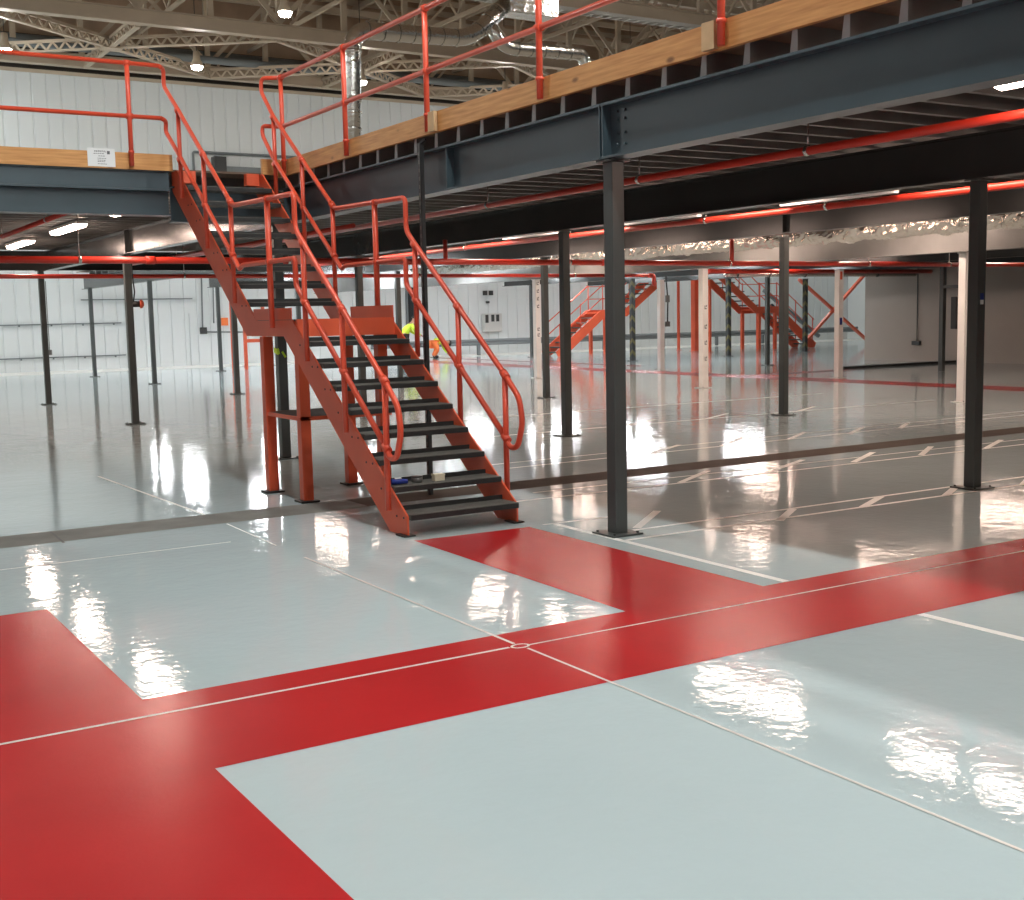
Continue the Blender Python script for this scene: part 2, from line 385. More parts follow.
# ------------------------------------------------------------------ columns
def col_proto(side, m, h, plate=.28):
    t = thing('steel_column',(0,0,0),'x','column')
    b = MB(); s = side/2; b.box((-s,-s,.016),(s,s,h-.012)); b.build('shaft',m,t,bevel=.006)
    b = MB(); p = plate/2; b.box((-p,-p,.0035),(p,p,.016)); b.build('base_plate','column' if m != 'white_steel' else 'white_steel',t)
    bo = MB()
    for sx in (-1,1):
        for sy in (-1,1): bo.tube([(sx*p*.78,sy*p*.78,.014),(sx*p*.78,sy*p*.78,.03)],.011,6)
    bo.build('anchor_bolts','darkmetal',t)
    b = MB(); b.box((-.1,-.085,h-.012),(.1,.085,h)); b.build('head_plate',m,t)
    return t
cols = {'dark':[(5.53,7.39,'dark grey steel column nearest the camera, standing on the red and white line corner'),
 (9.52,7.22,'dark column at the right with a small blue and white sticker'),
 (9.5,13.84,'dark column directly left of the nearest column, second row'),
 (13.53,20.42,'thin dark column just left of the second row column beside the nearest one'),
 (13.91,14.13,'dark column in the right half between the nearest column and the white column'),
 (5.33,20.55,'dark column at the left with a red and black bell fixed to it'),
 (5.22,27.05,'leftmost dark column, with a small switch box'),
 (9.12,39.75,'thin dark column far left, against the white wall'),
 (9.27,33.5,'thin dark column far left, right of the one with the red bell'),
 (13.33,40.02,'thin far dark column beside the wall pipes at the left of the stairs'),
 (9.40,27.13,'dark column just left of the red stair legs'),
 (5.42,14.0,'dark column under the stair landing with a yellow strap'),
 (9.5,20.5,'dark column seen behind the stair landing'),
 (13.6,27.1,'dark column behind the right side of the landing toe plate'),
 (13.6,33.6,'dark column far behind the stair treads'),
 (26.05,40.3,'far slate column just left of a white column'),
 (26.0,27.1,'dark column between the two distant red stairs')],
 'white':[(17.65,20.38,'white column right of the nearest dark column'),(22.19,20.7,'white column with a red label and a blue label'),
 (17.94,13.85,'thick white column immediately left of the dark column with the sticker'),(17.62,27.0,'white column with dark vertical marks, left of the second row dark column'),
 (22.28,27.58,'thin white column with a hanging cable box')],
 'tape':[(25.81,33.5,'distant column wrapped in black and yellow tape beside the left distant stairs'),(30.3,33.6,'distant taped column beside a thick red post'),(34.6,34.0,'distant striped column in front of the red cross bracing')]}
colobj = {}
for kind, side, m in (('dark',.112,'column'),('white',.15,'white_steel'),('tape',.15,'tape')):
    h = 2.60 if kind == 'white' else ZB-.002
    first = None
    for i, (x, y, lb) in enumerate(cols[kind]):
        if first is None: first = col_proto(side, m, h); first.location = (x,y,0); o = first
        else: o = copy_tree(first,(x,y,0))
        o['label'] = lb; o['group'] = {'dark':'dark grey mezzanine columns','white':'white mezzanine columns','tape':'distant taped columns'}[kind]
        colobj[lb] = o
# fittings on columns
b = MB(); b.box((9.462,7.10,1.80),(9.50,7.162,1.86)); 
st = thing('safety_sticker',(9.50,7.16,1.7),'small blue and white sticker on the dark right column','sticker')
MB().box((9.50,7.1615,1.74),(9.545,7.1635,1.80)).build('blue_panel','blue',st); MB().box((9.50,7.1615,1.70),(9.545,7.1635,1.74)).build('white_panel','paper',st)
st = thing('column_label',(22.19,20.62,2.4),'small red label near the top of a white column','label')
MB().box((22.14,20.618,2.36),(22.21,20.624,2.55)).build('panel','red',st)
st = thing('column_label',(22.19,20.62,1.3),'small blue label at chest height on a white column','label')
MB().box((22.14,20.618,1.28),(22.22,20.624,1.45)).build('panel','blue',st)
for (cx, cy, zs) in ((17.62,26.92,(2.45,2.25,2.05,1.85,1.25,1.1)), (17.65,20.30,(1.72,1.3,.95,.6))):
    st = thing('column_markings',(cx,cy,1),('dark stencilled marks down the white column left of the dark pair' if cy > 25 else 'small dark marks on the white column right of the nearest column'),'markings')
    b = MB()
    for z_ in zs:
        b.box((cx-.03,cy-.002,z_),(cx+.03,cy+.002,z_+.02)); b.box((cx-.03,cy-.002,z_+.02),(cx-.012,cy+.002,z_+.08)); b.box((cx+.005,cy-.002,z_+.05),(cx+.03,cy+.002,z_+.09))
    b.build('marks','ink',st)
bl = thing('alarm_bell',(5.40,20.5,2.0),'red and black alarm bell on the left dark column','bell')
MB().tube([(5.387,20.53,2.0),(5.50,20.5,2.0)],.05,12).build('body','black',bl); MB().tube([(5.50,20.5,2.0),(5.53,20.49,2.0),(5.56,20.485,2.0)],[.075,.07,.03],14).build('dome','red',bl)
MB().tube([(5.40,20.53,2.03),(5.42,20.5,2.2),(5.40,20.5,2.45),(5.395,20.5,2.75)],.012,6).build('cable','black',bl)
sw = thing('switch_box',(5.29,26.98,1.1),'small grey switch box on the leftmost dark column','switch')
MB().box((5.278,26.94,1.05),(5.33,27.02,1.16)).build('box','tin',sw,bevel=.005); MB().tube([(5.29,26.98,1.16),(5.29,26.98,2.6)],.008,6).build('conduit','darkmetal',sw)
cb = thing('cable_box',(22.28,27.5,1.3),'small grey box on a cable hanging beside the thin white column','box')
MB().box((22.36,27.42,1.25),(22.5,27.5,1.4)).build('box','tin',cb,bevel=.01); MB().tube([(22.43,27.46,1.4),(22.44,27.45,2.0),(22.38,27.46,2.7)],.02,6).build('cable','black',cb)
MB().box((22.38,27.43,1.95),(22.5,27.5,2.15)).build('plug','tin',cb,bevel=.01)
ys = thing('yellow_strap',(5.4,13.94,1.3),'yellow strap tied round the dark column under the landing','strap')
b = MB(); b.bar((5.352,13.937,1.35),(5.366,13.937,1.28),.03,.01,up=(0,1,0)); b.bar((5.41,13.937,1.31),(5.45,13.935,1.24),.025,.01,up=(0,1,0)); b.bar((5.357,14.06,1.33),(5.357,13.93,1.30),.01,.06)
b.build('webbing','yellow',ys)
# slotted channel standing beside the edge beam
ch = thing('slotted_channel',(5.37,10.14,0),'thin black slotted channel standing upright beside the red stairs','channel')
b = MB(); b.box((5.35,10.12,.004),(5.354,10.165,3.29)); b.box((5.35,10.12,.004),(5.39,10.124,3.29)); b.box((5.35,10.161,.004),(5.39,10.165,3.29)); b.build('channel_section','darkmetal',ch)
b = MB(); z_ = .1
while z_ < 3.25: b.box((5.3485,10.135,z_),(5.3497,10.15,z_+.035)); z_ += .075
b.build('slots','tin',ch)
MB().bar((5.37,10.14,3.29),(5.40,10.10,3.32),.04,.02).build('hook','darkmetal',ch)

# ------------------------------------------------------------------ handrails on the mezzanine edges
RT = .024
def rail_post(x, y, z0, z1, parent, towards):
    b = MB(); b.tube([(x,y,z0),(x,y,z1)],.026,12); b.build('post','red_tube',parent)
    b = MB(); b.tube([(x,y,z0+.14),(x,y,z0+.165)],.033,12); b.build('clamp','red_tube',parent)
g1 = thing('guard_rail',(5.362,13.5,ZJ),'red tubular guard rail along the right mezzanine edge above the timber','railing')
for y in (13.51,11.77,9.98,8.11,6.01,4.1,2.2):
    rail_post(5.362,y,3.37,4.46,g1,1)
    for z in (4.46,3.91):
        MB().tube([(5.362,y-.035,z),(5.362,y+.035,z)],.034,12).build('fitting','red_tube',g1)
MB().tube([(5.362,-8,4.46),(5.362,13.56,4.46)],RT,12).build('top_rail','red_tube',g1)
MB().tube([(5.362,-8,3.91),(5.362,13.56,3.91)],RT,12).build('mid_rail','red_tube',g1)
g2 = thing('guard_rail',(3.7,13.8,ZJ),'red tubular guard rail on the left mezzanine edge','railing')
for x in (3.70,1.75,-.2):
    rail_post(x,13.81,3.42,4.53,g2,1)
    for z in (4.53,3.96): MB().tube([(x-.035,13.81,z),(x+.035,13.81,z)],.034,12).build('fitting','red_tube',g2)
MB().tube([(-10,13.81,4.53),(4.05,13.81,4.53)],RT,12).build('top_rail','red_tube',g2)
MB().tube([(-10,13.81,3.96),(4.05,13.81,3.96)],RT,12).build('mid_rail','red_tube',g2)

# ------------------------------------------------------------------ main stairs
XL, XR = 4.19, 5.19
RI, GO = .1885, .25
T = thing('metal_staircase',(4.69,8.3,0),'red steel staircase with dark treads and a half landing, climbing to the mezzanine','stairs')
def stringer(x, sgn):
    """flat channel: web at x, flanges turned away from the treads"""
    sl = RI/GO
    top0 = (8.296,.16)
    lo = [(8.296,.004),(8.296,.16),(10.50,1.69),(11.43,1.69),(13.76,3.388),(13.97,3.388),(13.97,3.18),(11.72,1.54),(10.72,1.54),(8.60,.004)]
    b = MB(); b.prism(lo,'x',x-.008,x+.008)
    o = b.build('stringer','red',T)
    for i in range(1,9):
        for yo in (.05,.17):
            y_ = 8.30+.265*(i-1)+yo; z_ = RI*i-.045
            MB().tube([(x-.013,y_,z_),(x+.013,y_,z_)],.009,6).build('bolt_head','tread_edge',o)
            MB().tube([(x-.013,y_+3.34,z_+9*RI),(x+.013,y_+3.34,z_+9*RI)],.009,6).build('bolt_head','tread_edge',o)
    MB().box((x-.05,8.27,.004),(x+.05,8.42,.014)).build('foot_plate','tread_edge',o)
    return o
stringer(XL,+1); stringer(XR,-1)
def tread(y0, z):
    b = MB(); b.box((XL+.008,y0,z-.045),(XR-.008,y0+.255,z)); o = b.build('tread','tread',T,bevel=.004)
    MB().box((XL+.008,y0-.002,z-.046),(XR-.008,y0-.0005,z-.006)).build('nosing','tread_edge',o)
    MB().box((XL+.008,y0+.2555,z-.03),(XR-.008,y0+.262,z+.035)).build('back_upstand','tread_edge',o)
for i in range(1,9): tread(8.26+.265*(i-1), RI*i-.012)
for i in range(1,9): tread(11.62+.262*(i-1), RI*(9+i)-.012)
ZL = RI*9
b = MB(); b.box((XL+.008,10.46,ZL-.02),(XR-.008,11.60,ZL)); b.build('landing_plate','tread',T)
b = MB(); b.box((XL+.008,10.42,ZL-.16),(XR-.008,10.455,ZL+.0)); b.build('landing_edge','red',T)
b = MB(); b.box((XL+.008,11.60,ZL-.16),(XR-.008,11.62,ZL-.0)); b.build('landing_edge','red',T)
b = MB(); b.box((XL-.006,10.52,ZL-.003),(XL+.004,11.50,ZL+.105)); b.build('kick_plate','red',T)
b = MB(); b.box((XR-.004,10.46,ZL-.003),(XR+.006,11.42,ZL+.115)); b.build('kick_plate','red',T)
b = MB(); b.box((XL+.05,13.74,3.25),(XL+.2,13.84,3.385)); b.build('fixing_cleat','red',T)
b = MB(); b.box((XR-.2,13.74,3.25),(XR-.05,13.84,3.385)); b.build('fixing_cleat','red',T)
for (x, y) in ((4.24,11.33),(4.26,10.50),(5.09,11.33),(5.09,10.55)):
    b = MB(); b.box((x-.05,y-.05,.02),(x+.05,y+.05,1.535)); o = b.build('leg','red',T,bevel=.006)
    MB().box((x-.09,y-.09,.004),(x+.09,y+.09,.02)).build('base_plate','tread_edge',o)
b = MB(); b.box((4.20,10.45,.765),(5.14,11.38,.80),0); b.quad([(4.22,10.47,.8015),(5.12,10.47,.8015),(5.12,11.36,.8015),(4.22,11.36,.8015)],1)
b.build('under_landing_shelf',['red','tread'],T)
# handrails of the stairs
def stair_rails(x, sg, y_end):
    topz = lambda y: 3.99+(y-13.46)*.712          # upper flight
    lowz = lambda y: 1.205+(y-8.52)*.745          # lower flight
    mid_u = lambda y: 3.46+(y-13.46)*.705
    mid_l = lambda y: .68+(y-8.52)*.755
    yl = 10.30
    ye = 13.69
    # top rail with the D-shaped return at the foot
    start = [(5.362,13.56,4.465),(x,13.79,4.49)] if sg > 0 else [(4.05,13.81,4.53),(x,13.91,4.52)]
    ye = 13.80 if sg > 0 else 13.93
    path = start+[(x,ye+.01,4.34),(x,13.46,topz(13.46)+.02),(x,11.84,topz(11.84)),(x,11.72,2.83),(x,yl-.08,2.80),(x,yl-.08,lowz(yl-.08)+.02),(x,8.50,lowz(8.50))]
    path += [(x,8.30,1.02),(x,8.26,.82),(x,8.34,.62),(x,8.46,.60),(x,8.56,mid_l(8.56))]
    MB().tube(smooth_path(path,.07),RT,12).build('handrail','red_tube',T)
    start = [(5.362,13.56,3.915),(x,13.82,3.95)] if sg > 0 else [(4.05,13.81,3.96),(x,13.91,3.95)]
    path = start+[(x,ye+.02,3.84),(x,13.46,mid_u(13.46)+.04),(x,11.70,mid_u(11.70)-.02),(x,11.62,2.235),(x,yl-.05,2.235),(x,yl-.05,mid_l(yl-.05)+.01),(x,8.52,mid_l(8.52))]
    MB().tube(smooth_path(path,.05),RT,12).build('mid_rail','red_tube',T)
    for y in (13.46,12.67,11.89):
        zb = 1.79+(y-11.60)*.7537-.14
        MB().tube([(x,y,zb),(x,y,topz(y))],RT,12).build('post','red_tube',T)
        for z in (topz(y),mid_u(y)):
            MB().tube([(x,y-.03,z-.022),(x,y+.03,z+.022)],.034,12).build('fitting','red_tube',T)
    for y in (10.06,9.28,8.52):
        zb = .16+(y-8.296)*.74-.14
        MB().tube([(x,y,zb),(x,y,lowz(y))],RT,12).build('post','red_tube',T)
        for z in (lowz(y),mid_l(y)):
            MB().tube([(x,y-.03,z-.022),(x,y+.03,z+.022)],.034,12).build('fitting','red_tube',T)
    MB().tube([(x,10.88,1.62),(x,10.88,2.81)],.028,12).build('post','red_tube',T)
    for z in (2.81,2.235): MB().tube([(x,10.85,z),(x,10.91,z)],.034,12).build('fitting','red_tube',T)
stair_rails(4.135,-1,0)
stair_rails(5.235,+1,0)

# things left on the second tread
zt = RI*2-.0115
br = thing('hand_brush',(4.28,8.62,zt),'dark blue brush with a white label lying on the second stair tread','brush')
MB().tube([(4.22,8.63,zt+.026),(4.28,8.625,zt+.026),(4.35,8.60,zt+.024)],[.02,.025,.018],10).build('handle','blue',br)
MB().bar((4.25,8.625,zt+.052),(4.30,8.615,zt+.052),.03,.008).build('white_label','paper',br)
tn = thing('paint_tin',(4.465,8.66,zt),'low grey tin standing on the second stair tread','tin')
MB().tube([(4.465,8.66,zt),(4.465,8.66,zt+.045)],.046,20).build('body','tin',tn); MB().tube([(4.465,8.66,zt+.045),(4.465,8.66,zt+.052)],.049,20).build('lid','darkmetal',tn)
bx = thing('cardboard_box',(4.64,8.63,zt),'small cream box on the second stair tread','box')
MB().box((4.60,8.60,zt),(4.69,8.66,zt+.045)).build('carton','cream',bx,bevel=.003); MB().box((4.598,8.598,zt+.042),(4.692,8.662,zt+.056)).build('lid','cream',bx)

# ------------------------------------------------------------------ sprinkler pipes
def pipe(name_label, pts, r, hang=(), m='red_bright'):
    t = thing('sprinkler_pipe',pts[0],name_label,'pipe')
    MB().tube(pts,r,14).build('pipe_run',m,t)
    for h in hang:
        MB().tube([h,(h[0],h[1],ZT+.02)],.006,6).build('hanger_rod','galv',t)
        d = (Vector(pts[1])-Vector(pts[0])).normalized()*.02
        MB().tube([Vector(h)-d,Vector(h)+d],r+.008,12).build('clip','galv',t)
    return t
def coupling(t, c, d, r):
    d = Vector(d)*.06; MB().tube([Vector(c)-d,Vector(c)+d],r,14).build('coupling','red_bright',t)
p1 = pipe('thick red horizontal pipe running across the picture at the tops of the columns', [(-10,16.6,2.525),(24,16.6,2.53)], .047, hang=[(x,16.6,2.53) for x in (1.2,3.7,6.6,11.5,15,18.6,21)])
for x in (4.62,12.2,16.4): coupling(p1,(x,16.6,2.53),(1,0,0),.057)
MB().tube([(9.17,16.6,2.53),(9.17,16.6,2.86)],.035,10).build('riser','red_bright',p1)
MB().tube([(15.05,16.6,2.53),(15.05,16.6,2.95)],.04,10).build('riser','red_bright',p1)
p2 = pipe('lower red horizontal pipe behind the thick one', [(-8,22.9,2.545),(18.2,22.9,2.55)], .04, hang=[(x,22.9,2.55) for x in (3,7,12,16)])
MB().tube(smooth_path([(18.15,22.9,2.55),(18.3,22.9,2.55),(18.3,22.9,2.3)],.06),.05,12).build('drop','red_bright',p2)
pipe('thin red pipe under the right deck just behind the blue edge beam', [(7.5,-4,2.99),(7.5,26,2.99)], .036, hang=[(7.5,y,2.99) for y in (5.2,7.35,9.6,12.5,15.6)])
pipe('red pipe under the dark second beam, under the white trunking', [(10.62,-2,2.855),(10.62,26.5,2.865)], .038, hang=[(10.62,y,2.86) for y in (7.4,10.1,12.2,15.3,18.5)])
pipe('thin red pipe under the left mezzanine beside the strip lamps', [(3.2,14.4,2.99),(3.2,26.5,2.99)], .03, hang=[(3.2,y,2.99) for y in (16,19.2,22)])
pipe('thin red pipe under the left mezzanine nearest the stairs', [(6.9,15,2.92),(6.9,26.5,2.92)], .03, hang=[(6.9,y,2.92) for y in (17,20.9,23)])
pipe('dark red pipe far behind under the deck before the beige wall', [(21.5,24.6,2.72),(30.3,24.6,2.72)], .06)
tk = MB()
for y0, y1 in ((9.0,10.7),(12.2,13.9),(15.3,17.0)): tk.box((10.35,y0,2.90),(10.42,y1,2.965))
for y0, y1 in ((9.0,10.7),(12.2,13.9),(15.3,17.0)):
    b = MB(); b.box((10.46,y0,2.905),(10.54,y1,2.96)); tt = tag(b.build('cable_trunking','paper',origin=(10.46,y0,2.905)), {9.0:'white trunking length above the red pipe at right of centre',12.2:'white trunking length above the red pipe beside the nearest column',15.3:'white trunking length above the red pipe left of the nearest column'}[y0], 'trunking','white cable trunking')
    h_ = MB(); h_.tube([(10.50,y0+.3,2.955),(10.49,y0+.3,ZT+.02)],.006,6); h_.tube([(10.50,y1-.3,2.955),(10.49,y1-.3,ZT+.02)],.006,6); h_.build('hanger','galv',tt)

# foil duct, crinkled
from mathutils import noise
def foil(x, y0, y1, z, r, label):
    b = MB(); n = 36; ys = []; y = y0
    while y < y1: ys.append(y); y += .055
    for y in ys:
        for j in range(n):
            th = 2*PI*j/n; d = Vector((math.cos(th),0,math.sin(th)))
            p = Vector((x,y,z))+d*r
            k = 1+.30*noise.noise(p*6)+.22*noise.noise(p*15+Vector((7,1,3)))-(.05 if (y % 1.2) < .06 else 0)
            b.v.append(Vector((x,y,z))+d*r*k)
    for i in range(len(ys)-1):
        for j in range(n):
            q = (j+1) % n; b.f.append([i*n+j,i*n+q,(i+1)*n+q,(i+1)*n+j]); b.m.append(0); b.smooth.append(False)
    return tag(b.build('foil_duct','foil',origin=(x,y0,z)), label, 'duct')
foil(15.6,3,30,2.97,.18,'crinkled silver foil duct hanging under the deck between the grey beams')
sd = thing('galvanised_pipe',(23,25.4,2.60),'pale insulated pipe far back above the beige wall','pipe')
MB().tube([(22.6,25.2,2.66),(30.3,25.2,2.66)],.07,12).build('insulated_pipe','foil',sd)
for x in (23,24.2,25.6,27,28.6): MB().tube([(x,25.2,2.66),(x+.05,25.2,2.66)],.085,12).build('band','darkmetal',sd)

# ------------------------------------------------------------------ lamps
def strip_proto():
    t = thing('strip_light',(0,0,0),'x','ceiling light')
    MB().box((-.10,-.92,0),(.10,.92,.05)).build('housing','housing',t,bevel=.005)
    b = MB(); pf = [(-.09,0),(-.075,-.04),(0,-.055),(.075,-.04),(.09,0)]
    b.prism(pf,'y',-.9,.9); b.build('diffuser','tube_light',t)
    return t
proto = None; cool = None
LAMPS = []
for y in (15.95,19.75,23.7): LAMPS.append((4.25,y,'long bright strip lamp under the left mezzanine', 'strip lamps under the left mezzanine'))
LAMPS.append((7.2,4.4,'strip lamp shining under the blue edge beam at the right border','strip lamps under the right deck'))
for y in (7.85,11.1,14.7,17.6,20.9,24.2): LAMPS.append((10.3,y,'strip lamp behind the dark second beam, seen by its reflection in the floor','strip lamps under the right deck'))
for x, y in ((2.2,25.2),): LAMPS.append((x,y,'small far strip lamp added under the back edge of the left mezzanine for brightness','added strip lamps at the back of the left mezzanine'))  # unseen lamp, added to brighten the back left
for x, y in ((14.6,7),(14.6,13),(14.6,18),(14.6,21.3),(14.6,24.6),(16.9,9.8),(16.9,14.3),(16.9,18.5),(16.9,24.5),(16.8,30.5),(16.8,36)): LAMPS.append((x,y,'strip lamp behind the foil duct','strip lamps behind the foil duct'))
for x in (19.3,24,28.2):
    for y in (11.5,17.4,22.5,25,30.5,36.5):
      if y > 27 or x < 23 or (x == 24 and y in (17.4,25)): LAMPS.append((x,y,'distant strip lamp under the far deck, rows filled out to light the far area','strip lamps under the far deck'))  # nearer lamps follow floor reflections; farther ones added to light the far area
for x in (11.4,15.4,19.6,23.9,28.0): LAMPS.append((x,40.9,'distant strip lamp added under the far deck edge to brighten the white wall','strip lamps under the far deck'))  # unseen row added to brighten the lower part of the white wall
for y in (30.5,36.5): LAMPS.append((11.2,y,'distant strip lamp under the far deck, rows filled out to light the far area','strip lamps under the far deck'))  # also added, for light on the far wall
for x, y, lb, g in LAMPS:
    z = 3.17
    if proto is None: proto = strip_proto(); proto.location = (x,y,z); o = proto
    elif y > 27:
        if cool is None:
            cool = copy_tree(proto,(x,y,z)); dch = [c for c in cool.children if c.name.startswith('diffuser')][0]
            dch.data = dch.data.copy(); dch.data.materials[0] = M['cool_light']; o = cool
        else: o = copy_tree(cool,(x,y,z))
    else: o = copy_tree(proto,(x,y,z))
    o['label'] = lb; o['group'] = g
specials = {(4.25,19.75):'brightest strip lamp under the left mezzanine, second from the stairs',(4.25,23.7):'strip lamp at the left border under the left mezzanine',(4.25,15.95):'strip lamp barely showing under the left blue beam'}
for o in list(COL.objects):
    if o.name.startswith('strip_light'):
        k = (round(o.location.x,2),round(o.location.y,2))
        if k in specials: o['label'] = specials[k]
# high bays hanging from the roof
hb = None
HB = [(7.14,40.2),(13.05,40.15),(12.98,32.16),(19.0,40.2),(25,40.2),(31,40.2),(37,40.2),(43,38),(19,24),(25,24),
      (3.4,10.5),(3.4,6),(3.4,1.5),(3.4,-3),(3.4,-8),(7.75,6.5),(7.75,0),(7.75,-6),(3.5,42),(-2,42),(34,44),(41,44),(-3,20),(-9,30),(0.5,30),(1,40)]  # lamps closest to the far wall are unseen, added to brighten it
for i, (x, y) in enumerate(HB):
    if hb is None:
        hb = thing('high_bay_lamp',(x,y,10),'x','ceiling light')
        b = MB(); b.tube([(x,y,10.02),(x,y,10.08),(x,y,10.25),(x,y,10.5)],[.20,.20,.12,.10],20,cap=True); b.build('housing','truss',hb)
        b = MB(); b.tube([(x,y,9.91),(x,y,9.95),(x,y,10.018)],[.12,.165,.18],20); b.build('diffuser','bay_light',hb)
        b = MB(); b.tube([(x,y,10.5),(x,y,13.7)],.012,6); b.build('suspension_rod','darkmetal',hb)
        o = hb
    else: o = copy_tree(hb,(x,y,10))
    if i == 0: fd = [c for c in hb.children if c.name.startswith('diffuser')][0]; fd.data.materials[0] = M['bay_far']
    if i == 10:
        nd = [c for c in o.children if c.name.startswith('diffuser')][0]; nd.data = nd.data.copy(); nd.data.materials[0] = M['bay_light']; hb = o
    o['label'] = 'round unseen high bay lamp over the hall, some added to brighten the far wall'; o['group'] = 'high bay lamps over the hall'
    if i == 0: o['label'] = 'round high bay lamp at the top left border'; 
    if i == 1: o['label'] = 'round high bay lamp above the left rail, against the far bracing'
    if i == 2: o['label'] = 'round high bay lamp near the top edge left of the silver duct'
    if 3 <= i <= 9: o['label'] = 'far high bay lamp over the mezzanine'
    if i == 10: LB = [c for c in hb.children if c.name.startswith('diffuser')][0].data

# ------------------------------------------------------------------ roof steel
def girder(y, x0, x1, z0, z1, label):
    t = thing('roof_girder',(x0,y,z0),label,'truss','roof girders')
    b = MB()
    b.box((x0,y-.17,z0),(x1,y+.17,z0+.03)); b.box((x0,y-.015,z0+.03),(x1,y+.015,z0+.42)); b.box((x0,y-.12,z0+.42),(x1,y+.12,z0+.45)); b.build('bottom_chord','truss',t)
    b = MB(); b.box((x0,y-.1,z1-.25),(x1,y+.1,z1)); b.build('top_chord','truss',t)
    b = MB(); x = x0; k = 0
    while x < x1-.1:
        b.box((x-.09,y-.07,z0+.45),(x+.09,y+.07,z1-.25))
        nx = x+2.25
        if k % 2 == 0: 
            b.bar((x,y-.05,z0+.5),(nx,y-.05,z1-.3),.07,.14); b.bar((x+.4,y+.06,z0+.5),(nx+.4,y+.06,z1-.3),.05,.08)
        else: b.bar((x,y-.05,z1-.3),(nx,y-.05,z0+.5),.07,.14)
        x = nx; k += 1
    b.build('web_members','truss',t)
    return t
ZC = 10.6
girder(37.7,-12,48,ZC,13.7,'deep beige roof girder whose bottom chord crosses the top of the picture')
girder(44.9,-12,48,ZC,13.7,'beige roof girder running just in front of the far white wall')
girder(30.4,-12,48,ZC,13.7,'nearer beige roof girder with cable tray at the top centre')
# lattice struts of the horizontal bracing
def lattice(mb, p, q, depth=.34, w=.10):
    p = Vector(p); q = Vector(q); d = q-p; L = d.length; d.normalize()
    mb.bar(p+Vector((0,0,.03)),q+Vector((0,0,.03)),w*1.5,.05); mb.bar(p+Vector((0,0,depth)),q+Vector((0,0,depth)),w,.09)
    n = max(2,int(L/.42)); 
    for i in range(n):
        a = p+d*L*i/n; m_ = p+d*L*(i+.5)/n; c = p+d*L*(i+1)/n
        mb.bar(a+Vector((0,0,.05)),m_+Vector((0,0,depth-.03)),.03,.07,up=(0,0,1)); mb.bar(m_+Vector((0,0,depth-.03)),c+Vector((0,0,.05)),.03,.07)
bays = [(-2.85,6.1),(6.1,15.0),(15.0,23.95),(23.95,32.9),(32.9,41.8)]
for i, (xa, xb) in enumerate(bays):
    xm = (xa+xb)/2; ym = 41.2
    t = thing('roof_bracing',(xm,ym,ZC-.05),['lattice cross bracing outside the left border','lattice cross bracing bay above the left guard rail','lattice cross bracing bay around the tall silver duct','lattice cross bracing bay right of the tall silver duct','lattice cross bracing bay hidden at the far right'][i],'bracing','roof bracing bays')
    for (a, c) in (((xa,37.9),(xm,ym)),((xm,ym),(xb,44.7)),((xa,44.7),(xm,ym)),((xm,ym),(xb,37.9)),((xm,37.9),(xm,44.7))):
        b = MB(); lattice(b,(a[0],a[1],ZC-.06),(c[0],c[1],ZC-.06)); b.build('lattice_strut','truss',t)
    b = MB(); b.box((xm-.35,ym-.3,ZC-.075),(xm+.35,ym+.3,ZC-.06)); b.build('gusset_plate','truss',t)
# roof trusses between the girders (towards the far wall), as pairs of rafters and webs
for i, x in enumerate((3.5,8,12.5,17,21.5,26,30.5,35)):
    t = thing('roof_truss',(x,22,13),'beige roof truss under the brown roof','truss','roof trusses')
    b = MB(); b.box((x-.07,8,13.9),(x+.07,46,14.1)); b.build('top_chord','truss',t)
    b = MB(); b.box((x-.05,23,11.9),(x+.05,46,12.02)); b.build('bottom_chord','truss',t)
    b = MB(); y = 23.2; k = 0
    while y < 44.5:
        b.bar((x,y,12.0),(x,y+1.8,13.9) if k % 2 == 0 else (x,y+1.8,12.0),.06,.09) if k % 2 == 0 else b.bar((x,y,13.9),(x,y+1.8,12.0),.06,.09)
        y += 1.8; k += 1
    b.build('web_members','truss',t)
y = 24.0; k = 0
pl = None
while y < 46:
    if pl is None:
        pl = MB().box((-12,y-.04,14.1),(48,y+.04,14.3)).build('roof_purlin','truss',origin=(-12,y,14.1)); tag(pl,'thin beige purlin under the brown roof sheets','purlin','roof purlins')
    else:
        o = pl.copy(); COL.objects.link(o); o.location = (-12,y,14.1)
    y += 1.55
# grey service ducts in the dark gap over the wall, cable tray on the nearer girder
for z, yy, rr, lb in ((11.5,45.6,.22,'long grey service duct in the dark gap above the white wall, upper one'),(11.0,43.6,.13,'thin grey duct behind the cross bracing above the white wall')):
    b = MB(); b.tube([(-12,yy,z),(48,yy,z)],rr,14); tag(b.build('service_duct','duct_blue',origin=(-12,yy,z)),lb,'duct')
struct(MB().box((-14,45.9,10.5),(50,45.98,10.62)).build('trim_1','truss'))
ct = thing('cable_tray',(18,30.1,10.4),'pale cable tray slung under the nearer roof girder at top centre','cable tray')
b = MB(); b.box((17.5,29.95,10.46),(32,29.98,10.56)); b.box((17.5,30.25,10.46),(32,30.28,10.56))
x = 17.5
while x < 32: b.box((x,29.95,10.45),(x+.08,30.28,10.47)); x += .35
b.build('ladder','housing',ct)
x = 18
while x < 31:
    MB().bar((x,30.1,10.46),(x,30.1,10.62),.03,.03).build('bracket','housing',ct); x += 2.2

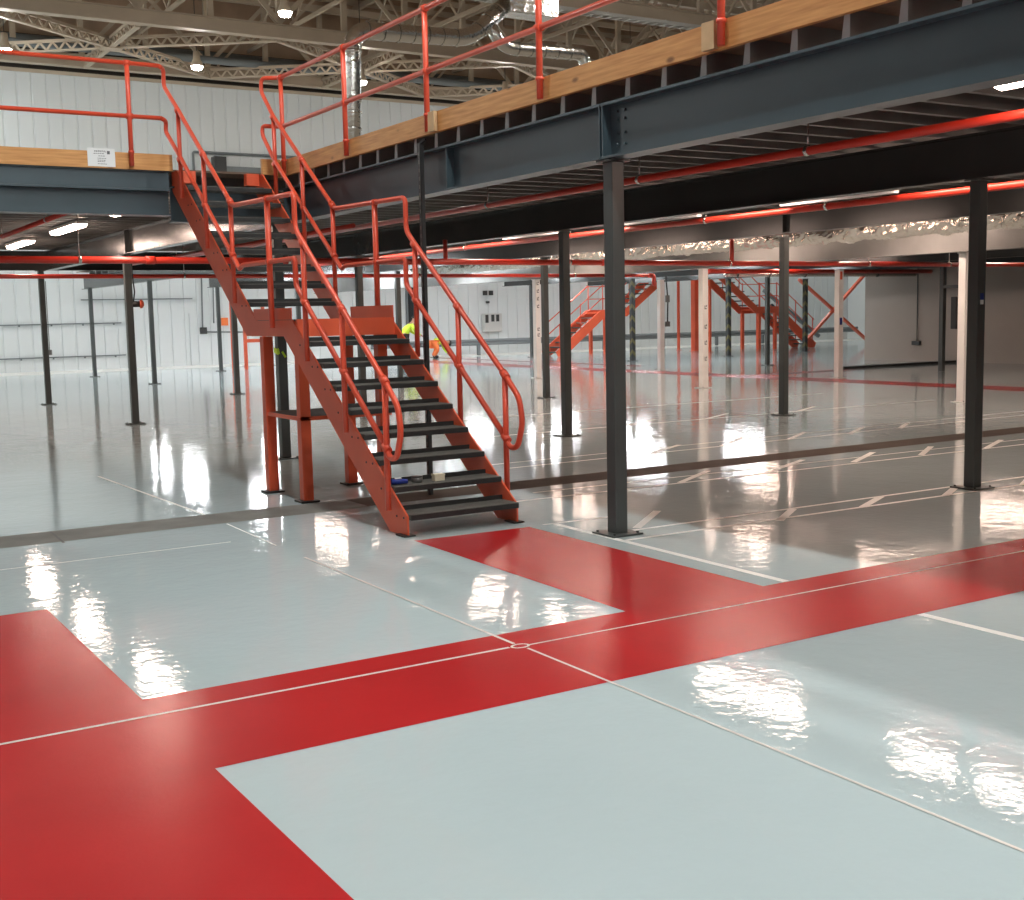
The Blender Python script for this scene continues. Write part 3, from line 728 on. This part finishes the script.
# spiral ducts
def spiral(mb, pts, r, rib=.35):
    mb.tube(smooth_path(pts,.45,8),r,20)
    for a, b_ in zip(pts[:-1],pts[1:]):
        a = Vector(a); b_ = Vector(b_); L = (b_-a).length; n = int(L/rib)
        for i in range(1,n):
            if L*i/n < .3 or L*(1-i/n) < .3: continue
            c = a+(b_-a)*i/n; d = (b_-a).normalized()*.018; mb.tube([c-d,c+d],r+.022,20,cap=False)
t = thing('ventilation_duct',(11.9,26,3.42),'shiny silver spiral duct rising from the deck and turning right under the roof','duct')
b = MB(); spiral(b,[(11.93,26,3.42),(12.1,26,8.22),(15.2,26,8.32),(16.3,26,9.3)],.20); b.build('main_run','galv',t)
b = MB(); spiral(b,[(15.75,26,8.72),(16.15,26,8.2),(18.5,26,8.26),(18.62,26,8.0),(18.62,26,6.6)],.16); b.build('branch_run','galv',t)
b = MB(); b.box((16.2,25.7,9.0),(17.6,26.3,9.75)); b.build('fan_box','galv',t,bevel=.02)
for z in (4.2,5.4,6.6,7.7): MB().tube([(11.93+(z-3.42)*.035,26,z),(11.93+(z-3.42)*.035,26,z+.06)],.222,20).build('joint_band','galv',t)
MB().bar((17,26,9.75),(17,26,13.9),.03,.03).build('hanger','darkmetal',t)

# ------------------------------------------------------------------ far wall fittings
cr = thing('crash_barrier',(28,44.4,0),'grey steel crash barrier in front of the far white wall','barrier')
b = MB(); b.prism([(44.40,.42),(44.36,.47),(44.40,.52),(44.40,.56),(44.36,.61),(44.40,.68),(44.43,.68),(44.43,.42)],'x',21,49); b.build('rail','duct_blue',cr)
for x in (22.5,26,29.5,32.6,36,39.3,42.3,45): MB().box((x,44.43,.003),(x+.12,44.55,.62)).build('post','duct_blue',cr)
cb2 = thing('wall_conduit',(14,45.97,2.5),'thin grey conduits running down and along the far white wall left of the stairs','conduit')
b = MB(); b.tube(smooth_path([(14.7,45.93,3.4),(14.65,45.93,1.28),(16.6,45.93,1.22)],.1),.03,8); b.tube([(15.15,45.93,3.4),(15.1,45.93,1.6)],.025,8); b.build('pipes','duct_blue',cb2)
MB().box((14.55,45.86,1.2),(14.8,45.98,1.45)).build('junction_box','darkmetal',cb2,bevel=.01)
MB().box((15.4,45.86,1.5),(15.65,45.98,1.8)).build('orange_box','orange',cb2,bevel=.01)
tr = thing('sliding_door_track',(12.4,45.9,2.55),'thin dark rail on the far white wall behind the left columns','rail')
MB().box((10.2,45.9,2.53),(14.3,45.97,2.57)).build('rail','duct_blue',tr)
for z, x0, x1, lb in ((1.69,-10,11.6,'thin cable tray line across the far left wall, upper one'),(.50,-10,11.7,'thin cable tray line across the far left wall, lower one')):
    t = thing('wall_rail',(x0,45.9,z),lb,'rail')
    MB().box((x0,45.93,z-.02),(x1,45.98,z+.02)).build('rail','duct_blue',t)
    x = x0+.4
    while x < x1: MB().box((x,45.92,z-.07),(x+.05,45.985,z-.0)).build('bracket','duct_blue',t); x += 1.1
# wall door outline (steel double door) behind left columns
t = struct(MB().box((11.75,45.9,0),(11.85,45.99,2.9)).box((14.15,45.9,0),(14.2,45.99,2.0)).build('door_1','wall'))
# roller door head and white conduit above the deck behind the stairs
rd = thing('roller_door_head',(17,45.9,7),'grey roller door head with white panel above the deck, behind the stair top','roller door')
MB().box((15.6,45.7,7.1),(19.2,45.95,7.55)).build('shutter_box','duct_blue',rd); MB().box((15.9,45.85,4.0),(19.0,45.95,7.1)).build('white_shutter','paper',rd); MB().box((15.3,45.6,6.6),(15.8,45.95,7.9)).build('motor','darkmetal',rd,bevel=.03)
b = MB(); b.tube(smooth_path([(14.6,45.9,5.0),(14.6,45.9,8.05),(19.2,45.9,8.05)],.1),.05,8); b.build('conduit','duct_blue',rd)
# boxes and signs on the far wall seen between the stair rails
eb = thing('electrical_cabinet',(27,45.9,1),'grey electrical cabinet with dark switches on the far wall','cabinet')
MB().box((27.1,45.7,.95),(28.0,45.95,1.75)).build('cabinet_body','housing',eb,bevel=.02); MB().box((27.15,45.68,1.35),(27.3,45.70,1.7)).box((27.45,45.68,1.4),(27.6,45.70,1.7)).box((27.7,45.68,1.4),(27.85,45.70,1.7)).build('switches','darkmetal',eb)
MB().box((27.2,45.9,2.55),(27.4,45.96,2.75)).box((27.5,45.9,2.55),(27.7,45.96,2.75)).box((27.35,45.9,2.2),(27.5,45.96,2.3)).build('wall_switches','darkmetal',eb)
wd = thing('narrow_wall_window',(24,45.9,1.5),'tall narrow dark window in the far wall behind the landing','window')
MB().box((23.5,45.88,1.2),(23.8,45.96,3.2)).build('pane','glass_dark',wd); MB().box((23.42,45.9,1.1),(23.5,45.98,3.3)).box((23.8,45.9,1.1),(23.88,45.98,3.3)).build('frame','duct_blue',wd)
# beige wall fittings: cable, socket, dark steel goalpost frame
sk = thing('wall_socket',(30.3,26.2,.6),'dark socket box at the end of a cable drop on the beige wall','socket')
MB().box((30.3,25.0,.50),(30.39,25.3,.62)).build('box','darkmetal',sk,bevel=.01); MB().tube([(30.37,25.15,.62),(30.37,25.15,3.1)],.015,6).build('cable','darkmetal',sk)
fr = thing('goalpost_frame',(25.7,20.5,0),'dark steel frame standing before the beige wall left of the thick white column','frame')
b = MB(); b.box((25.85,20.60,.003),(25.97,20.72,2.8)); b.build('upright','column',fr)
b = MB(); b.box((25.85,20.08,.003),(25.97,20.16,2.8)); b.build('upright','column',fr); MB().box((25.85,20.1,2.12),(25.97,20.7,2.2)).build('crossbar','column',fr)
MB().box((25.6,20.0,1.1),(25.8,20.16,1.9)).build('control_panel','black',fr)
kb = MB(); kb.box((25.45,23.55,.003),(30.3,23.85,.06)); tag(kb.build('floor_kerb','darkmetal',origin=(25.4,23.5,0)),'low dark kerb on the floor in front of the beige wall','kerb')
# leaning rails against the wall behind the right white column
ll = thing('leaning_rail',(42,42,0),'two grey rails leaning beside the far wall, right of the white column with labels','rails')
MB().bar((41.5,43.5,2.6),(44.6,42.9,.3),.16,.16).build('rail','duct_blue',ll); MB().bar((41.6,43.1,1.9),(43.4,42.9,.3),.12,.12).build('rail','darkmetal',ll)

# ------------------------------------------------------------------ distant stairs
def far_stairs(x0, y0, dirx, label, w=1.0):
    """rises in +x (dirx=1) or -x"""
    t = thing('metal_staircase',(x0,y0,0),label,'stairs','distant red staircases')
    X = lambda s_: x0+dirx*s_
    for yy in (y0-w/2, y0+w/2):
        b = MB(); b.prism([(X(0),.004),(X(-.1),.2),(X(2.1),1.80),(X(3.3),1.80),(X(5.5),3.38),(X(5.7),3.38),(X(5.7),3.15),(X(3.4),1.52),(X(2.3),1.52),(X(.3),.004)][::(1)],'y',yy-.03,yy+.03); b.build('stringer','red',t)
    for i in range(1,9):
        for off, zz in ((0,0),(3.2,9*RI)):
            b = MB(); xa = X(.0+.26*(i-1)+off); xb = X(.25+.26*(i-1)+off); b.box((min(xa,xb),y0-w/2+.03,zz+RI*i-.05),(max(xa,xb),y0+w/2-.03,zz+RI*i)); b.build('tread','tread',t)
    xa, xb = sorted((X(2.1),X(3.3))); MB().box((xa,y0-w/2+.03,ZL-.05),(xb,y0+w/2-.03,ZL)).build('landing_plate','red',t)
    for yy in (y0-w/2, y0+w/2):
        for s_ in (2.3,3.2): MB().box((X(s_)-.06,yy-.06,.003),(X(s_)+.06,yy+.06,1.55)).build('leg','red',t)
        for h in (1.05,.55):
            b = MB(); b.tube([(X(0),yy,h+.15),(X(2.15),yy,ZL+h),(X(3.25),yy,ZL+h),(X(5.5),yy,3.39+h)],.022,6); b.build('handrail','red_tube',t)
        for s_, zb in ((.1,.2),(1.1,1.0),(2.2,1.75),(3.2,1.75),(4.3,2.5)):
            MB().tube([(X(s_),yy,zb),(X(s_),yy,zb+1.05)],.022,6).build('post','red_tube',t)
    return t
far_stairs(26.75,40.0,1,'distant red staircase rising to the right, left of the taped column')
far_stairs(38.7,38.0,-1,'distant red staircase descending to the right, right of the white column')
# red posts and cross bracing far back
for x, y, w_, lb in ((34.1,41.0,.09,'thin distant red post between the two far staircases'),(33.6,39.3,.26,'thick distant red post beside a taped column'),(33.0,37.7,.09,'thin distant red post hidden partly by the white column')):
    t = thing('red_post',(x,y,0),lb,'post','distant red posts')
    MB().box((x-w_/2,y-w_/2,.01),(x+w_/2,y+w_/2,3.36)).build('shaft','red',t); MB().box((x-w_/2-.05,y-w_/2-.05,.003),(x+w_/2+.05,y+w_/2+.05,.012)).build('base_plate','red',t)
xb = thing('cross_bracing',(40,40,0),'red steel cross bracing far back, left of the white column with labels','bracing')
MB().bar((37.6,37.3,2.9),(42.6,37.9,.1),.1,.14,up=(0,1,0)).build('brace','red',xb); MB().bar((37.9,37.2,.3),(42.2,37.9,3.1),.1,.14,up=(0,1,0)).build('brace','red',xb)
MB().box((42.5,37.8,.003),(42.65,37.95,3.3)).build('upright','column',xb)
# red ladder-like frame behind the left legs of the main stairs
rf = thing('support_stand',(14.2,40,0),'thin red steel stand standing behind the left leg of the main stairs','stand')
for x in (13.72,14.16,14.83): MB().box((x,39.94,.003),(x+.1,40.04,2.3)).build('upright','red',rf)
MB().box((14.2,39.96,.93),(14.9,40.02,1.05)).build('crossbar','red',rf)

# ------------------------------------------------------------------ workers
def skin_mesh(name, joints, edges, m, parent, sub=2, bridge=None):
    o0 = worg(parent); me = bpy.data.meshes.new(name)
    me.from_pydata([tuple(Vector(j[0])) for j in joints], edges, []); me.materials.append(M[m])
    o = bpy.data.objects.new(name, me); COL.objects.link(o); o.parent = parent
    o.modifiers.new('skin','SKIN')
    sv = me.skin_vertices[0].data
    for i, j in enumerate(joints): sv[i].radius = (j[1], j[1] if len(j) < 3 else j[2]); sv[i].use_root = (i == 0)
    s_ = o.modifiers.new('sub','SUBSURF'); s_.levels = sub; s_.render_levels = sub
    return o
def worker(loc, rz, J, shirt, trouser, label):
    t = thing('person',loc,label,'person'); t.rotation_euler = (0,0,rz)
    names = list(J); idx = {n: i for i, n in enumerate(names)}
    joints = [(J[n][0],J[n][1]) for n in names]
    E_ = [('pelvis','waist'),('waist','chest'),('chest','neck'),('neck','head'),('head','crown'),('chest','shL'),('shL','elL'),('elL','wrL'),('chest','shR'),('shR','elR'),('elR','wrR'),
          ('pelvis','hipL'),('hipL','knL'),('knL','anL'),('anL','toeL'),('pelvis','hipR'),('hipR','knR'),('knR','anR'),('anR','toeR')]
    body = skin_mesh('body',joints,[(idx[a],idx[b]) for a,b in E_],'skin',t)
    def sub(name, keys, m, k):
        ii = {n:i for i,n in enumerate(keys)}
        skin_mesh(name,[(J[n][0],J[n][1]*k) for n in keys],[(ii[a],ii[b]) for a,b in E_ if a in ii and b in ii],m,t)
    sub('jacket',['chest','waist','pelvis','shL','elL','wrL','shR','elR','wrR'],shirt,1.22)
    sub('trousers',['pelvis','hipL','knL','anL','hipR','knR','anR'],trouser,1.22)
    for s_ in 'LR': sub('boot',['an'+s_,'toe'+s_],'boot',1.45)
    h = Vector(J['head'][0]); c = Vector(J['crown'][0]); n = Vector(J['neck'][0])
    b = MB(); b.tube([h*.6+c*.4+Vector((-.02,0,0)),c+Vector((-.01,0,.0)),c+(c-h)*.35],[.125,.12,.04],12); o = b.build('hair','hair',t)
    o.location = (0,0,0)
    for v in o.data.vertices: v.co = v.co+worg(t)
    hd = []
    for s_ in 'LR':
        w = Vector(J['wr'+s_][0]); e = Vector(J['el'+s_][0]); d = (w-e).normalized(); sd_ = d.cross(Vector((0,0,1)))
        sd_ = sd_.normalized() if sd_.length > .1 else Vector((0,1,0))
        js = [(w,.03),(w+d*.07,.036)]; ed = [(0,1)]
        for k, l in enumerate((.07,.08,.075,.06)):
            a0 = len(js); base = w+d*.09+sd_*(k-1.5)*.021
            js += [(base,.009),(base+d*l*.5,.008),(base+d*l+Vector((0,0,-.015)),.007)]; ed += [(1,a0),(a0,a0+1),(a0+1,a0+2)]
        a0 = len(js); js += [(w+d*.04+sd_*.045,.011),(w+d*.075+sd_*.065,.009)]; ed += [(0,a0),(a0,a0+1)]
        skin_mesh('hand',js,ed,'skin',t,sub=1)
    return t
# local frame: +x is the way the person leans / faces, z up
bend = {'pelvis':((0,0,.62),.15),'waist':((.13,0,.68),.14),'chest':((.36,0,.66),.16),'neck':((.50,0,.62),.06),'head':((.60,0,.60),.095),'crown':((.69,0,.58),.085),
 'shL':((.38,.19,.62),.07),'elL':((.42,.25,.38),.05),'wrL':((.55,.18,.18),.035),'shR':((.38,-.19,.62),.07),'elR':((.45,-.25,.38),.05),'wrR':((.60,-.16,.20),.035),
 'hipL':((.0,.10,.58),.11),'knL':((.10,.13,.34),.075),'anL':((-.05,.13,.07),.05),'toeL':((.13,.14,.04),.04),'hipR':((.0,-.10,.58),.11),'knR':((.13,-.13,.34),.075),'anR':((-.02,-.13,.07),.05),'toeR':((.16,-.14,.04),.04)}
lean = {'pelvis':((0,0,.95),.15),'waist':((.10,0,1.12),.14),'chest':((.30,0,1.34),.17),'neck':((.40,0,1.47),.06),'head':((.47,0,1.56),.095),'crown':((.51,0,1.66),.085),
 'shL':((.29,.2,1.36),.075),'elL':((.42,.26,1.1),.05),'wrL':((.62,.2,.98),.035),'shR':((.29,-.2,1.36),.075),'elR':((.44,-.26,1.1),.05),'wrR':((.64,-.18,.98),.035),
 'hipL':((.0,.10,.90),.11),'knL':((.04,.12,.50),.075),'anL':((-.02,.12,.08),.05),'toeL':((.16,.13,.04),.04),'hipR':((.0,-.10,.90),.11),'knR':((.06,-.12,.50),.075),'anR':((.0,-.12,.08),.05),'toeR':((.18,-.13,.04),.04)}
worker((23.45,43.6,.003), math.radians(-20), bend, 'yellow', 'orange', 'worker in orange trousers and yellow vest bending down by the far barrier')
worker((21.25,42.0,.003), math.radians(-10), lean, 'yellow', 'boot', 'worker in a yellow high visibility jacket behind the right stair stringer')

# ------------------------------------------------------------------ camera, world, colour
f_px, yaw, pitch, roll = 1210.32, 1.01517217, .111657218, .0212451422
fw = Vector((math.cos(yaw)*math.cos(pitch), math.sin(yaw)*math.cos(pitch), -math.sin(pitch)))
rt = Vector((math.sin(yaw), -math.cos(yaw), 0)); dn = fw.cross(rt)
r2 = rt*math.cos(roll)+dn*math.sin(roll); d2 = -rt*math.sin(roll)+dn*math.cos(roll)
cam = bpy.data.cameras.new('camera'); co = bpy.data.objects.new('camera', cam); COL.objects.link(co)
co.matrix_world = Matrix(((r2.x,-d2.x,-fw.x,0),(r2.y,-d2.y,-fw.y,0),(r2.z,-d2.z,-fw.z,1.7),(0,0,0,1)))
cam.sensor_fit = 'HORIZONTAL'; cam.sensor_width = 36; cam.lens = f_px/1024*36; cam.clip_start = .05; cam.clip_end = 200
S.camera = co
w = bpy.data.worlds.new('world'); S.world = w; w.use_nodes = True
w.node_tree.nodes['Background'].inputs[0].default_value = (.9,.93,1,1); w.node_tree.nodes['Background'].inputs[1].default_value = .05
S.view_settings.view_transform = 'Standard'; S.view_settings.look = 'None'; S.view_settings.gamma = 1; S.view_settings.use_curve_mapping = False
S.view_settings.exposure = 0
